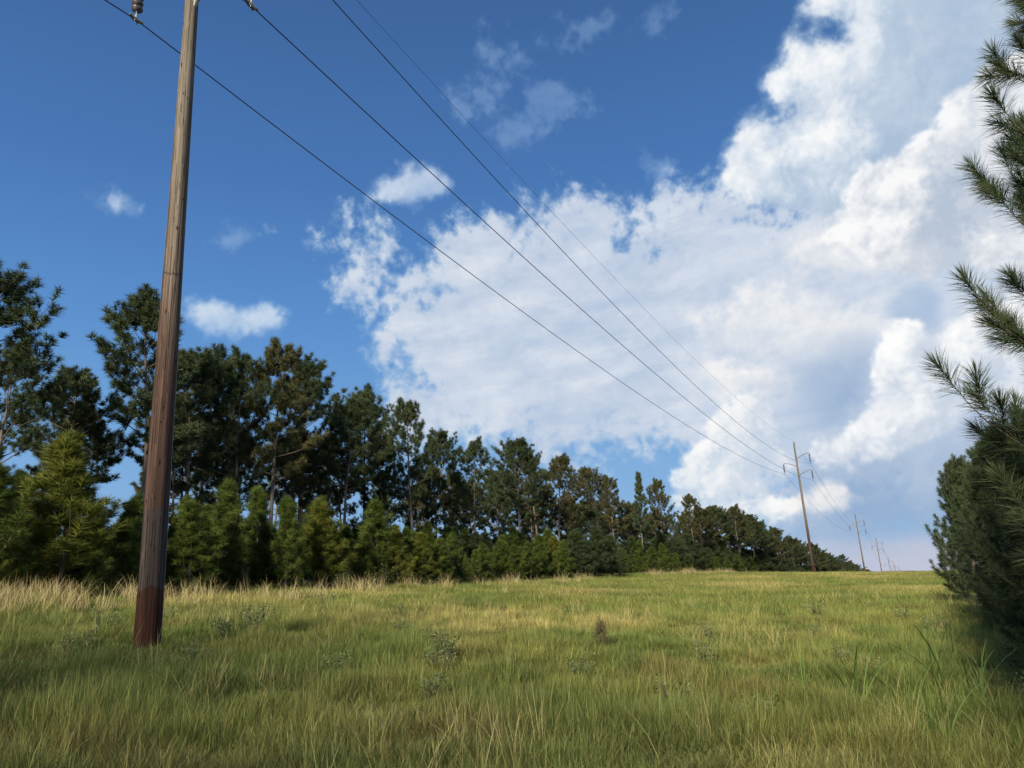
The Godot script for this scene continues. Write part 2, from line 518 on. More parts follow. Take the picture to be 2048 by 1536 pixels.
	plant(bushy, "young_pine", "young pine tip showing over the full round young pine", on(3.6, -44.0), 5.0, 1.1, 3.0, "long", side)
	for a in [[4.2, 7.0, 13.0]]:
		plant(close, "pine_tree", "pine behind the viewer's right shoulder, shading the close pine", on(a[0], a[1]), a[2], 0.9, rng.randf() * TAU, "long", "pines behind the viewer")
	# pines behind the viewer, whose shade lies over the foreground
	for a in [[-20.0, 25.0, 18.5, 0], [-13.0, 26.5, 19.0, 3], [-9.0, 24.5, 18.0, 2], [-4.5, 27.5, 20.0, 0], [-0.5, 26.0, 18.5, 3], [3.8, 25.0, 19.0, 2], [8.0, 26.0, 19.0, 1]]:
		plant(tall[a[3]], "pine_tree", "pine behind the viewer, casting shade on the near grass", on(a[0], a[1]), a[2], 0.55, rng.randf() * TAU, "green", "pines behind the viewer")


# ---------------------------------------------------------------- power line

const POLES := [[-11.6, 9.2], [-12.2, 111.2], [-11.6, 213.2], [-11.6, 315.2], [-11.6, 417.2], [-11.6, 519.2], [-11.6, 621.2]]
const FEET := [1.04, 2.76, 0.05, -1.3, -6.2, -7.6, -9.0]
const POLE_TOP := 17.6
# side, height of the wire clamp
const ARMS := [[1.0, 14.5], [-1.0, 13.45], [1.0, 12.2]]


func pole_wood() -> StandardMaterial3D:
	var im := Image.create_empty(128, 2048, false, Image.FORMAT_RGBA8)
	var grain := FastNoiseLite.new()
	grain.seed = 4
	grain.frequency = 0.06
	grain.fractal_octaves = 4
	var blot := FastNoiseLite.new()
	blot.seed = 8
	blot.frequency = 0.02
	var knots := []
	rng.seed = 31
	for k in 46:
		knots.append(Vector3(rng.randf() * 128.0, rng.randf() * 2048.0, rng.randf_range(1.5, 3.5)))
	var red := Color8(64, 43, 37)
	var slate := Color8(68, 61, 59)
	var brown := Color8(76, 60, 54)
	var grey := Color8(114, 106, 96)
	for y in 2048:
		var hgt := (1.0 - y / 2047.0) * POLE_TOP
		for x in 128:
			var a := TAU * x / 128.0
			var g := grain.get_noise_3d(cos(a) * 40.0, sin(a) * 40.0, y * 0.022)
			var streak := grain.get_noise_3d(cos(a) * 130.0, sin(a) * 130.0, y * 0.03 + 70.0)
			var b := blot.get_noise_3d(cos(a) * 25.0, sin(a) * 25.0, y * 0.1)
			var lines := hgt + 0.1 * b + 0.05 * g + 0.05 * streak
			var c := brown.lerp(grey, smoothstep(4.5, 11.0, hgt + 3.0 * b + 2.0 * g))
			if lines < 1.08:
				c = red
			elif lines < 2.42:
				c = slate
			c = c * (1.0 + 0.3 * g + 0.45 * streak + 0.14 * b)
			if streak > 0.24:
				c = c * 0.5
			elif streak < -0.26:
				c = c * 1.25
			if absf(lines - 6.85) < 0.02:
				c = c * 0.7
			im.set_pixel(x, y, Color(c.r, c.g, c.b, 1.0).clamp())
	for k in knots:
		for dy in range(-8, 9):
			for dx in range(-3, 4):
				if Vector2(dx * 1.3, dy * 0.5).length() < k.z:
					var px := posmod(int(k.x) + dx, 128)
					var py := clampi(int(k.y) + dy, 0, 2047)
					im.set_pixel(px, py, im.get_pixel(px, py) * Color(0.5, 0.47, 0.45, 1.0))
	var m := StandardMaterial3D.new()
	m.albedo_texture = ImageTexture.create_from_image(im)
	m.roughness = 0.9
	m.metallic_specular = 0.2
	m.heightmap_enabled = true
	m.heightmap_texture = m.albedo_texture
	m.heightmap_scale = 1.2
	return m


func build_poles() -> void:
	var wood := pole_wood()
	var steel := paint(Color(0.2, 0.19, 0.18), 0.6, 0.0, 0.5)
	steel.metallic = 0.5
	var glaze := paint(Color(0.055, 0.045, 0.06), 0.35, 0.0, 0.5)
	var zinc := paint(Color(0.25, 0.25, 0.25), 0.55, 0.0, 0.5)
	zinc.metallic = 0.7
	# the shaft: thick at the foot, slightly uneven
	var shaft := Soup.new()
	rng.seed = 15
	var rings := 60
	var uneven := FastNoiseLite.new()
	uneven.frequency = 0.7
	for i in rings:
		for k in 24:
			for e in [[0, 0], [0, 1], [1, 0], [0, 1], [1, 1], [1, 0]]:
				var u: float = (i + e[0]) / float(rings)
				var a: float = TAU * (k + e[1]) / 24.0
				var hgt := u * (POLE_TOP + 0.6) - 0.6
				var r := lerpf(0.208, 0.1, hgt / POLE_TOP) * (1.0 + 0.06 * uneven.get_noise_3d(cos(a), hgt * 0.5, sin(a))) + (0.006 if hgt < 1.08 else 0.0)
				shaft.v.append(Vector3(cos(a) * r, hgt, sin(a) * r))
				shaft.n.append(Vector3(cos(a), 0.006, sin(a)))
				shaft.t.append(Vector2((k + e[1]) / 24.0, 1.0 - clampf(hgt / POLE_TOP, 0, 1)))
	var shaft_mesh := shaft.mesh()
	var cap := Soup.new()
	cap.tube(PackedVector3Array([Vector3(0, POLE_TOP - 0.25, 0), Vector3(0, POLE_TOP + 0.02, 0), Vector3(0, POLE_TOP + 0.1, 0)]), PackedFloat32Array([0.108, 0.108, 0.03]), 12)
	cap.tube(PackedVector3Array([Vector3(0.1, POLE_TOP - 0.15, 0), Vector3(0.16, POLE_TOP - 0.05, 0), Vector3(0.16, POLE_TOP + 0.06, 0)]), PackedFloat32Array([0.03, 0.03, 0.02]), 6)
	var cap_mesh := cap.mesh()
	var arm_meshes := []
	for side in [1.0, -1.0]:
		var arm := Soup.new()
		var line := PackedVector3Array()
		for i in 11:
			var a := PI / 2.0 * i / 10.0
			line.append(Vector3(side * (0.11 + 1.6 * (1.0 - cos(a * 0.999)) * 0.55 + 1.6 * 0.45 * sin(a)), -0.6 * (1.0 - sin(a)), 0))
		line.append(line[10] + Vector3(side * 0.06, -0.12, 0))
		arm.tube(line, taper(0.062, 0.04, 12), 8)
		arm.tube(PackedVector3Array([Vector3(side * 0.1, -0.72, 0), Vector3(side * 0.15, -0.6, 0), Vector3(side * 0.1, -0.4, 0)]), PackedFloat32Array([0.04, 0.06, 0.04]), 6)
		arm_meshes.append(arm.mesh())
	var sheds := Soup.new()
	var rod := PackedVector3Array()
	var rod_r := PackedFloat32Array()
	rod.append(Vector3(0, 0.02, 0)); rod_r.append(0.015)
	for k in 7:
		var y := -0.1 - k * 0.155
		for e in [[0.06, 0.03], [0.04, 0.05], [0.0, 0.115], [-0.025, 0.128], [-0.045, 0.12], [-0.05, 0.03]]:
			rod.append(Vector3(0, y + e[0], 0))
			rod_r.append(e[1])
	rod.append(Vector3(0, -1.2, 0)); rod_r.append(0.02)
	sheds.tube(rod, rod_r, 14)
	var shed_mesh := sheds.mesh()
	var clamp_ := Soup.new()
	clamp_.tube(PackedVector3Array([Vector3(0, -1.18, 0), Vector3(0, -1.3, 0)]), PackedFloat32Array([0.022, 0.022]), 8)
	clamp_.tube(PackedVector3Array([Vector3(0, -1.3, 0.16), Vector3(0, -1.34, 0.06), Vector3(0, -1.34, -0.06), Vector3(0, -1.3, -0.16)]), PackedFloat32Array([0.03, 0.048, 0.048, 0.03]), 8)
	clamp_.tube(PackedVector3Array([Vector3(0.03, -1.27, 0.05), Vector3(0.03, -1.41, 0.05)]), PackedFloat32Array([0.012, 0.012]), 6)
	clamp_.tube(PackedVector3Array([Vector3(-0.03, -1.27, -0.05), Vector3(-0.03, -1.41, -0.05)]), PackedFloat32Array([0.012, 0.012]), 6)
	var clamp_mesh := clamp_.mesh()
	var lead := Soup.new()
	var lead_line := PackedVector3Array()
	for i in 30:
		var y := i / 29.0 * (POLE_TOP - 0.2) + 0.05
		var r := lerpf(0.208, 0.1, y / POLE_TOP) * 1.03 + 0.004
		lead_line.append(Vector3(cos(-0.75) * r, y, sin(-0.75) * r))
	lead.tube(lead_line, taper(0.009, 0.009, 30), 5)
	var lead_mesh := lead.mesh()
	var labels := ["near wooden utility pole with reddish foot, cut off by the top of the picture", "tall dark pole with three curved arms on the crest, nearest of the distant ones", "second of the distant poles, smaller and almost black on the crest",
		"third of the distant poles, thin and brownish", "fourth of the distant poles, only its upper half above the crest", "fifth of the distant poles, a short stick above the crest", "last and tiniest pole just above the horizon"]
	for k in POLES.size():
		var t := thing("utility_pole", labels[k], "utility pole", Vector3(POLES[k][0], FEET[k], -POLES[k][1]), 0.0, "poles of the power line")
		part("shaft", shaft_mesh, wood, t)
		part("cap", cap_mesh, steel, t)
		part("ground_wire", lead_mesh, steel, t)
		for a in ARMS:
			var arm := part("arm", arm_meshes[0 if a[0] > 0.0 else 1], steel, t)
			arm.position = Vector3(0, a[1] + 1.46, 0)
			var ins := part("insulator", shed_mesh, glaze, t)
			ins.position = Vector3(a[0] * 1.76, a[1] + 1.34, 0)
			part("clamp", clamp_mesh, zinc, ins)
	# the wires hang from pole to pole
	var black := paint(Color(0.035, 0.04, 0.05), 0.5, 0.0, 0.4)
	var runs := [[1.76, 14.5, 2.9, 0.0135, "upper right conductor, second thick wire from the top of the picture's wires"], [-1.76, 13.45, 1.7, 0.0145, "lowest thick wire, passing behind the near pole from the left insulator"], [1.76, 12.2, 2.0, 0.0135, "middle thick wire between the lowest wire and the upper conductor"], [0.16, 17.6, 1.8, 0.006, "thinnest and topmost faint wire joining the pole tops"]]
	for w in runs:
		var s := Soup.new()
		var line := PackedVector3Array()
		for k in POLES.size():
			var from := Vector3(-11.6 + w[0], 0.0 + w[1], 92.8) if k == 0 else Vector3(POLES[k - 1][0] + w[0], FEET[k - 1] + w[1], -POLES[k - 1][1])
			var to := Vector3(POLES[k][0] + w[0], FEET[k] + w[1], -POLES[k][1])
			for i in 32:
				var u := i / 32.0
				line.append(from.lerp(to, u) - Vector3(0, 4.0 * w[2] * u * (1.0 - u), 0))
		line.append(Vector3(POLES[6][0] + w[0], FEET[6] + w[1], -POLES[6][1]))
		s.tube(line, taper(w[3], w[3], line.size()), 6)
		var o := part(numbered("overhead_wire"), s.mesh(), black, self)
		tag(o, w[4], "wire", "wires of the power line")


# ---------------------------------------------------------------- grass

func blade(s: Soup, root: Vector3, heading: float, long: float, wide: float, lean: float, droop: float, col: Color, steps := 2) -> void:
	var d := Vector3(cos(heading) * sin(lean), cos(lean), sin(heading) * sin(lean))
	var twist := heading + rng.randf_range(0.6, 2.5)
	var flat := Vector3(cos(twist), 0, sin(twist)) * wide
	var at := root
	for i in steps:
		var next := at + d * long / (steps + 1.0)
		var n := flat.cross(d).normalized()
		n = (n if n.y > 0.0 else -n)
		n = (n + Vector3(0, 0.35, 0)).normalized()
		s.tri(at - flat, at + flat, next + flat * 0.8, n, col)
		s.tri(at - flat, next + flat * 0.8, next - flat * 0.8, n, col)
		flat *= 0.8
		at = next
		d = (d + Vector3(cos(heading), -0.55, sin(heading)) * droop).normalized()
	var nn := flat.cross(d).normalized()
	s.tri(at - flat, at + flat, at + d * long / (steps + 1.0), (nn if nn.y > 0.0 else -nn), col)


func grass_clump(seed_: int, blades: int, radius: float, low: float, high: float, wide: float, tones: Array, steps := 2, lean := 0.45) -> ArrayMesh:
	rng.seed = seed_
	var s := Soup.new()
	for i in blades:
		var a := rng.randf() * TAU
		var r := radius * sqrt(rng.randf())
		var col: Color = tones[rng.randi() % tones.size()] * rng.randf_range(0.85, 1.15)
		blade(s, Vector3(cos(a) * r, -0.03, sin(a) * r), rng.randf() * TAU, rng.randf_range(low, high), wide * rng.randf_range(0.7, 1.3), lean * pow(rng.randf(), 0.8), rng.randf_range(0.0, 0.3), col, steps)
	return s.mesh()


func scatter(called: String, label: String, meshes: Array, spots: Array, m: Material) -> void:
	# spots: [place, turn, size, height, colour]; shared out among the shapes
	var root := Node3D.new()
	root.name = called
	root.set_meta("label", label)
	root.set_meta("category", "grass" if "grass" in called else "undergrowth")
	root.set_meta("kind", "stuff")
	add_child(root)
	for k in meshes.size():
		var mm := MultiMesh.new()
		mm.transform_format = MultiMesh.TRANSFORM_3D
		mm.use_colors = true
		mm.mesh = meshes[k]
		var mine := []
		for i in range(k, spots.size(), meshes.size()):
			mine.append(spots[i])
		mm.instance_count = mine.size()
		for i in mine.size():
			var q: Array = mine[i]
			var basis_ := Basis.from_euler(Vector3(0, q[1], 0)).scaled_local(Vector3(q[2], q[3], q[2]))
			mm.set_instance_transform(i, Transform3D(basis_, q[0]))
			mm.set_instance_color(i, q[4])
		var o := MultiMeshInstance3D.new()
		o.name = "blades"
		o.multimesh = mm
		o.material_override = m
		o.set_meta("kind", "stuff")
		root.add_child(o, true)


# dry straw-coloured patches in the green: x, metres along, reach
const STRAW := [[-9.2, 17.5, 2.2], [-11.8, 20.5, 2.4], [-7.4, 20.0, 1.6], [-14.5, 36.0, 3.5], [-10.0, 52.0, 5.0], [-5.0, 75.0, 7.0], [-9.0, 92.0, 9.0], [-2.0, 95.0, 7.0], [-14.0, 70.0, 5.0], [-0.5, 50.0, 3.5], [-20.0, 18.0, 2.5], [-20.5, 26.0, 3.0]]


func straw(x: float, z: float) -> float:
	var most := smoothstep(0.15, 0.6, patches.get_noise_2d(x, z)) * 0.5
	for p in STRAW:
		var d: float = Vector2(x - p[0], (-z - p[1]) * 0.7).length() / p[2] + patches.get_noise_2d(x * 4.0, z * 4.0) * 0.6
		most = maxf(most, 1.0 - smoothstep(0.35, 1.1, d))
	return most


func grass_color(x: float, z: float) -> Color:
	var lush := Color(0.19, 0.235, 0.075)
	var olive := Color(0.29, 0.295, 0.1)
	var dry := Color(0.5, 0.42, 0.19)
	var rust := Color(0.28, 0.21, 0.1)
	var c := lush.lerp(olive, smoothstep(-0.35, 0.4, patches.get_noise_2d(x * 2.3 + 40.0, z * 2.3)))
	c = c.lerp(rust, smoothstep(0.25, 0.6, patches.get_noise_2d(x * 3.1, z * 3.1 + 90.0)) * 0.55)
	c = c.lerp(dry, straw(x, z) * 0.8)
	return c * (rng.randf_range(0.7, 1.22) + 0.25 * patches.get_noise_2d(x * 8.0 + 11.0, z * 8.0))


func build_grass() -> void:
	var m := leafy(Color(1, 1, 1), 0.5, 0.65)
	var tones := [Color(0.72, 0.72, 0.7), Color(0.6, 0.73, 0.52), Color(0.88, 0.82, 0.7), Color(0.36, 0.46, 0.3), Color(1.0, 0.92, 0.86), Color(0.5, 0.38, 0.34), Color(0.42, 0.52, 0.34)]
	var near := []
	for k in 5:
		near.append(grass_clump(400 + k, 110, 0.16, 0.04 + 0.01 * k, 0.16 + 0.045 * k, 0.0014 + 0.0003 * k, tones, 2, 0.6 + 0.15 * (k % 3)))
	var far := []
	for k in 4:
		far.append(grass_clump(420 + k, 90, 0.42, 0.08, 0.34, 0.0055, tones, 1, 0.6))
	rng.seed = 55
	var spots := []
	for ring in [[3.0, 9.0, 130.0], [9.0, 16.0, 110.0], [16.0, 26.0, 70.0]]:
		var wide := deg_to_rad(100.0)
		var count := int(ring[2] * wide / 2.0 * (ring[1] * ring[1] - ring[0] * ring[0]))
		for i in count:
			var d := sqrt(lerpf(ring[0] * ring[0], ring[1] * ring[1], rng.randf()))
			var a := deg_to_rad(-82.0) + wide * rng.randf()
			var x := sin(a) * d
			var z := -cos(a) * d
			if x < -28.0 or x > 4.0:
				continue
			var size := rng.randf_range(0.8, 1.3)
			spots.append([on(x, z), rng.randf() * TAU, size, size * clampf(0.85 + 1.1 * patches.get_noise_2d(x * 6.0, z * 6.0 + 30.0) + 0.5 * patches.get_noise_2d(x * 1.5, z * 1.5 - 60.0), 0.3, 1.6) * rng.randf_range(0.6, 1.25), grass_color(x, z)])
	scatter("meadow_grass", "green and straw-coloured meadow grass covering the near field", near, spots, m)
	spots = []
	for ring in [[26.0, 45.0, 14.0], [45.0, 80.0, 8.0], [80.0, 150.0, 3.6]]:
		var wide := deg_to_rad(96.0)
		var count := int(ring[2] * wide / 2.0 * (ring[1] * ring[1] - ring[0] * ring[0]))
		for i in count:
			var d := sqrt(lerpf(ring[0] * ring[0], ring[1] * ring[1], rng.randf()))
			var a := deg_to_rad(-82.0) + wide * rng.randf()
			var x := sin(a) * d
			var z := -cos(a) * d
			if x < -28.0 or x > 7.0:
				continue
			var size := rng.randf_range(0.9, 1.35) * (1.0 + d / 160.0)
			spots.append([on(x, z), rng.randf() * TAU, size, rng.randf_range(0.6, 1.2) * (1.0 + 0.7 * patches.get_noise_2d(x * 4.0, z * 4.0)), grass_color(x, z)])
	scatter("hillside_grass", "yellow-green grass on the rise up to the crest", far, spots, m)
	# taller dry stalks, thickest at the foot of the stand
	var stalks := []
	for k in 4:
		stalks.append(grass_clump(440 + k, 16, 0.16, 0.5, 1.1, 0.005, [Color(0.8, 0.8, 0.8), Color(0.64, 0.6, 0.52), Color(0.9, 0.86, 0.82)], 3, 0.4))
	spots = []
	rng.seed = 58
	for i in 3600:
		var s := 7.0 + 100.0 * pow(rng.randf(), 1.4)
		var x := -21.2 + rng.randfn() * 0.95
		if patches.get_noise_2d(x * 3.0, s * 3.0) < 0.02 + clampf((s - 20.0) * 0.03, -0.2, 0.3):
			continue
		var size := rng.randf_range(0.6, 1.15)
		spots.append([on(x, -s), rng.randf() * TAU, size * (1.0 + s / 120.0), size * 0.95, Color(0.55, 0.45, 0.28).lerp(Color(0.42, 0.38, 0.16), rng.randf())])
	for i in 5200:
		var d := sqrt(rng.randf_range(25.0, 2500.0)) if i < 4000 else rng.randf_range(50.0, 118.0)
		var a := deg_to_rad(-75.0 + 80.0 * rng.randf())
		if sin(a) * d < -21.0 or patches.get_noise_2d(sin(a) * d * 3.0, cos(a) * d * 3.0) < 0.16:
			continue
		spots.append([on(sin(a) * d, -cos(a) * d), rng.randf() * TAU, 0.7, rng.randf_range(0.5, 0.8), Color(0.46, 0.41, 0.18).lerp(Color(0.25, 0.25, 0.09), rng.randf())])
	scatter("dry_grass_stalks", "tall dry grass stalks, thickest along the foot of the stand", stalks, spots, m)


# ---------------------------------------------------------------- single plants in the grass

func leafy_shrub(seed_: int, high: float, wide: float, leaf: float, count: int) -> Array:
	rng.seed = seed_
	var stems := Soup.new()
	var leaves := Soup.new()
	for k in 9:
		var a := rng.randf() * TAU
		var lean := rng.randf_range(0.1, 0.75)
		var line := bend(Vector3(cos(a) * 0.05, -0.05, sin(a) * 0.05), Vector3(cos(a) * sin(lean) * wide / high, cos(lean), sin(a) * sin(lean) * wide / high).normalized(), high * rng.randf_range(0.7, 1.1), 0.1, 6)
		stems.tube(line, taper(0.009, 0.003, 7), 4, false)
		for i in count / 9:
			var f := rng.randf_range(0.25, 1.0) * 5.999
			var p := line[int(f)].lerp(line[int(f) + 1], f - int(f))
			var d := Vector3(rng.randf_range(-1, 1), rng.randf_range(-0.3, 0.8), rng.randf_range(-1, 1)).normalized()
			p += d * rng.randf() * 0.22 * wide
			var side := d.cross(Vector3(rng.randf() - 0.5, 1, rng.randf() - 0.5)).normalized() * leaf * 0.28
			var n := side.cross(d).normalized()
			n = n if n.y > 0.0 else -n
			var col := Color(1, 1, 1) * rng.randf_range(0.55, 1.0)
			leaves.tri(p, p + d * leaf * 0.5 + side, p + d * leaf, n, col)
			leaves.tri(p, p + d * leaf, p + d * leaf * 0.5 - side, n, col)
	return [stems.mesh(), leaves.mesh()]


func build_weeds() -> void:
	var stem := paint(Color(0.14, 0.1, 0.06), 0.9)
	var shrub_green := leafy(Color(0.09, 0.11, 0.045))
	var grey_green := leafy(Color(0.18, 0.235, 0.1))
	var big := leafy_shrub(501, 1.1, 0.9, 0.07, 900)
	var weed := leafy_shrub(502, 0.5, 0.4, 0.05, 300)
	var brush := leafy_shrub(503, 1.2, 1.2, 0.034, 6500)
	for a in [[-21.6, 29.3, 1.15, 1.3, big, shrub_green, "broad leafy shrub at the foot of the stand, right one of two"], [-22.2, 27.3, 1.05, 0.8, big, shrub_green, "narrow pale leafy shrub at the foot of the stand, left one of two"],
		[1.35, 13.6, 0.8, 0.9, brush, shrub_green, "dark tangled shrub in the shade under the close pine"], [1.6, 17.5, 1.0, 1.0, brush, shrub_green, "dark small-leaved shrub below the young pines, behind the tangled one"], [1.5, 23.0, 0.7, 0.9, brush, shrub_green, "dark low shrub at the foot of the farther young pines"], [1.3, 9.8, 0.7, 0.9, brush, shrub_green, "dark shrub in the lower right picture corner"]]:
		var t := thing("shrub", a[6], "shrub", on(a[0], -a[1]), a[0] * 7.0, "shrubs beside the field")
		t.scale = Vector3(a[3], a[2], a[3])
		part("stems", a[4][0], stem, t).set_meta("kind", "stuff")
		part("leaves", a[4][1], a[5], t)
	rng.seed = 61
	for a in [[-12.4, 12.4, 1.3, "grey-green leafy weed right of the near pole's foot"], [-12.0, 11.2, 1.0, ""], [-13.8, 14.2, 1.1, ""], [-7.0, 11.2, 1.2, "pale leafy weed in the middle foreground"], [-6.3, 9.9, 0.9, ""], [-3.4, 13.6, 1.0, ""], [-0.6, 24.0, 1.1, "leafy weed beside the shadow of the full round young pine"], [0.15, 22.0, 1.1, ""], [-2.7, 9.2, 0.9, ""], [-1.6, 8.3, 0.8, "low pale weed in the right foreground"], [-4.4, 18.0, 1.0, ""], [-9.6, 8.4, 0.9, ""], [-2.2, 19.0, 0.9, ""], [-8.2, 12.6, 0.9, ""], [-10.4, 14.8, 0.9, ""], [-5.2, 8.0, 0.8, ""], [-4.6, 11.0, 0.8, ""], [-11.6, 8.0, 1.0, ""], [-14.6, 10.6, 1.1, ""], [-15.8, 13.0, 1.0, ""], [-1.4, 15.0, 0.9, ""], [-7.6, 9.2, 0.8, ""], [-3.0, 26.0, 1.2, ""], [-12.8, 18.0, 1.0, ""], [-16.5, 19.5, 1.2, ""], [-0.9, 13.4, 0.7, ""]]:
		var t := thing("weed", a[3] if a[3] else "small leafy weed half sunk in the meadow grass", "weed", on(a[0], -a[1]), rng.randf() * TAU, "leafy weeds in the meadow")
		t.scale = Vector3.ONE * a[2]
		part("stems", weed[0], stem, t).set_meta("kind", "stuff")
		part("leaves", weed[1], grey_green, t)
	# clumps of broad upright blades, each blade a leaf of its own
	var leaf_green := leafy(Color(0.11, 0.17, 0.045))
	var leaves := []
	for k in 5:
		rng.seed = 520 + k
		var s := Soup.new()
		blade(s, Vector3.ZERO, 0.0, 0.95 + 0.1 * k, 0.017, 0.1 + 0.07 * k, 0.02 + 0.035 * k, Color(1, 1, 1) * (0.85 + 0.07 * k), 6)
		leaves.append(s.mesh())
	rng.seed = 63
	for a in [[0.0, 12.0, 1.0, 12, "tallest clump of broad grass blades near the right edge of the field"], [-0.95, 11.0, 0.85, 9, "clump of broad blades left of the tallest broad-bladed clump"], [-1.6, 10.8, 0.75, 7, "thin clump of broad blades, leftmost in the right foreground"], [0.35, 10.6, 0.85, 9, "broad-bladed clump in the shade right of the tallest clump"], [-0.35, 10.3, 0.7, 8, "short broad-bladed clump in front of the tallest clump"], [0.25, 17.0, 0.7, 6, "distant broad-bladed clump before the dark young pines"], [-6.5, 13.2, 0.45, 14, "dense dark green grass tussock in mid field"], [-0.1, 8.4, 0.7, 8, "nearest broad-bladed clump in the dark right corner"]]:
		var t := thing("grass_tussock", a[4], "grass clump", on(a[0], -a[1]), 0.0, "clumps of broad grass blades")
		for i in a[3] + 6:
			var o := part("blade", leaves[rng.randi() % 5], leaf_green, t)
			var l: float = a[2] * rng.randf_range(0.7, 1.15)
			o.transform = Transform3D(Basis.from_euler(Vector3(0, rng.randf() * TAU, 0)).scaled_local(Vector3(l, l, l)), Vector3(rng.randf_range(-0.09, 0.09), -0.03, rng.randf_range(-0.09, 0.09)))
	# dark rushes by the near pole and a browned seedling
	var rush := grass_clump(530, 60, 0.5, 0.5, 0.95, 0.006, [Color(1, 1, 1), Color(0.7, 0.75, 0.7)], 3, 0.25)
	var t := thing("rush_clump", "dark upright rushes just right of the near pole", "grass clump", on(-13.2, -12.4), 0.0)
	part("blades", rush, leafy(Color(0.085, 0.1, 0.045)), t)
	var sapling := pine(540, {"h": 0.55, "r": 0.012, "base": 0.15, "spread": 0.28, "limbs": 9, "twigs": 2, "tufts": 2, "needles": 30, "long": 0.11, "wide": 0.003, "rise_low": 0.4, "rise_high": 1.2, "form": "cone"})
	greens["brown"] = leafy(Color(0.19, 0.17, 0.085))
	plant(sapling, "pine_seedling", "tiny browned pine seedling standing in the mid field grass", on(-5.5, -14.3), 0.46, 1.3, 1.0, "brown", "")


func build_scene() -> void:
	build_land()
	build_poles()
	build_pines()
	build_weeds()
	build_grass()


# ---------------------------------------------------------------- sky: air and clouds by compass direction (degrees from the line, degrees up)

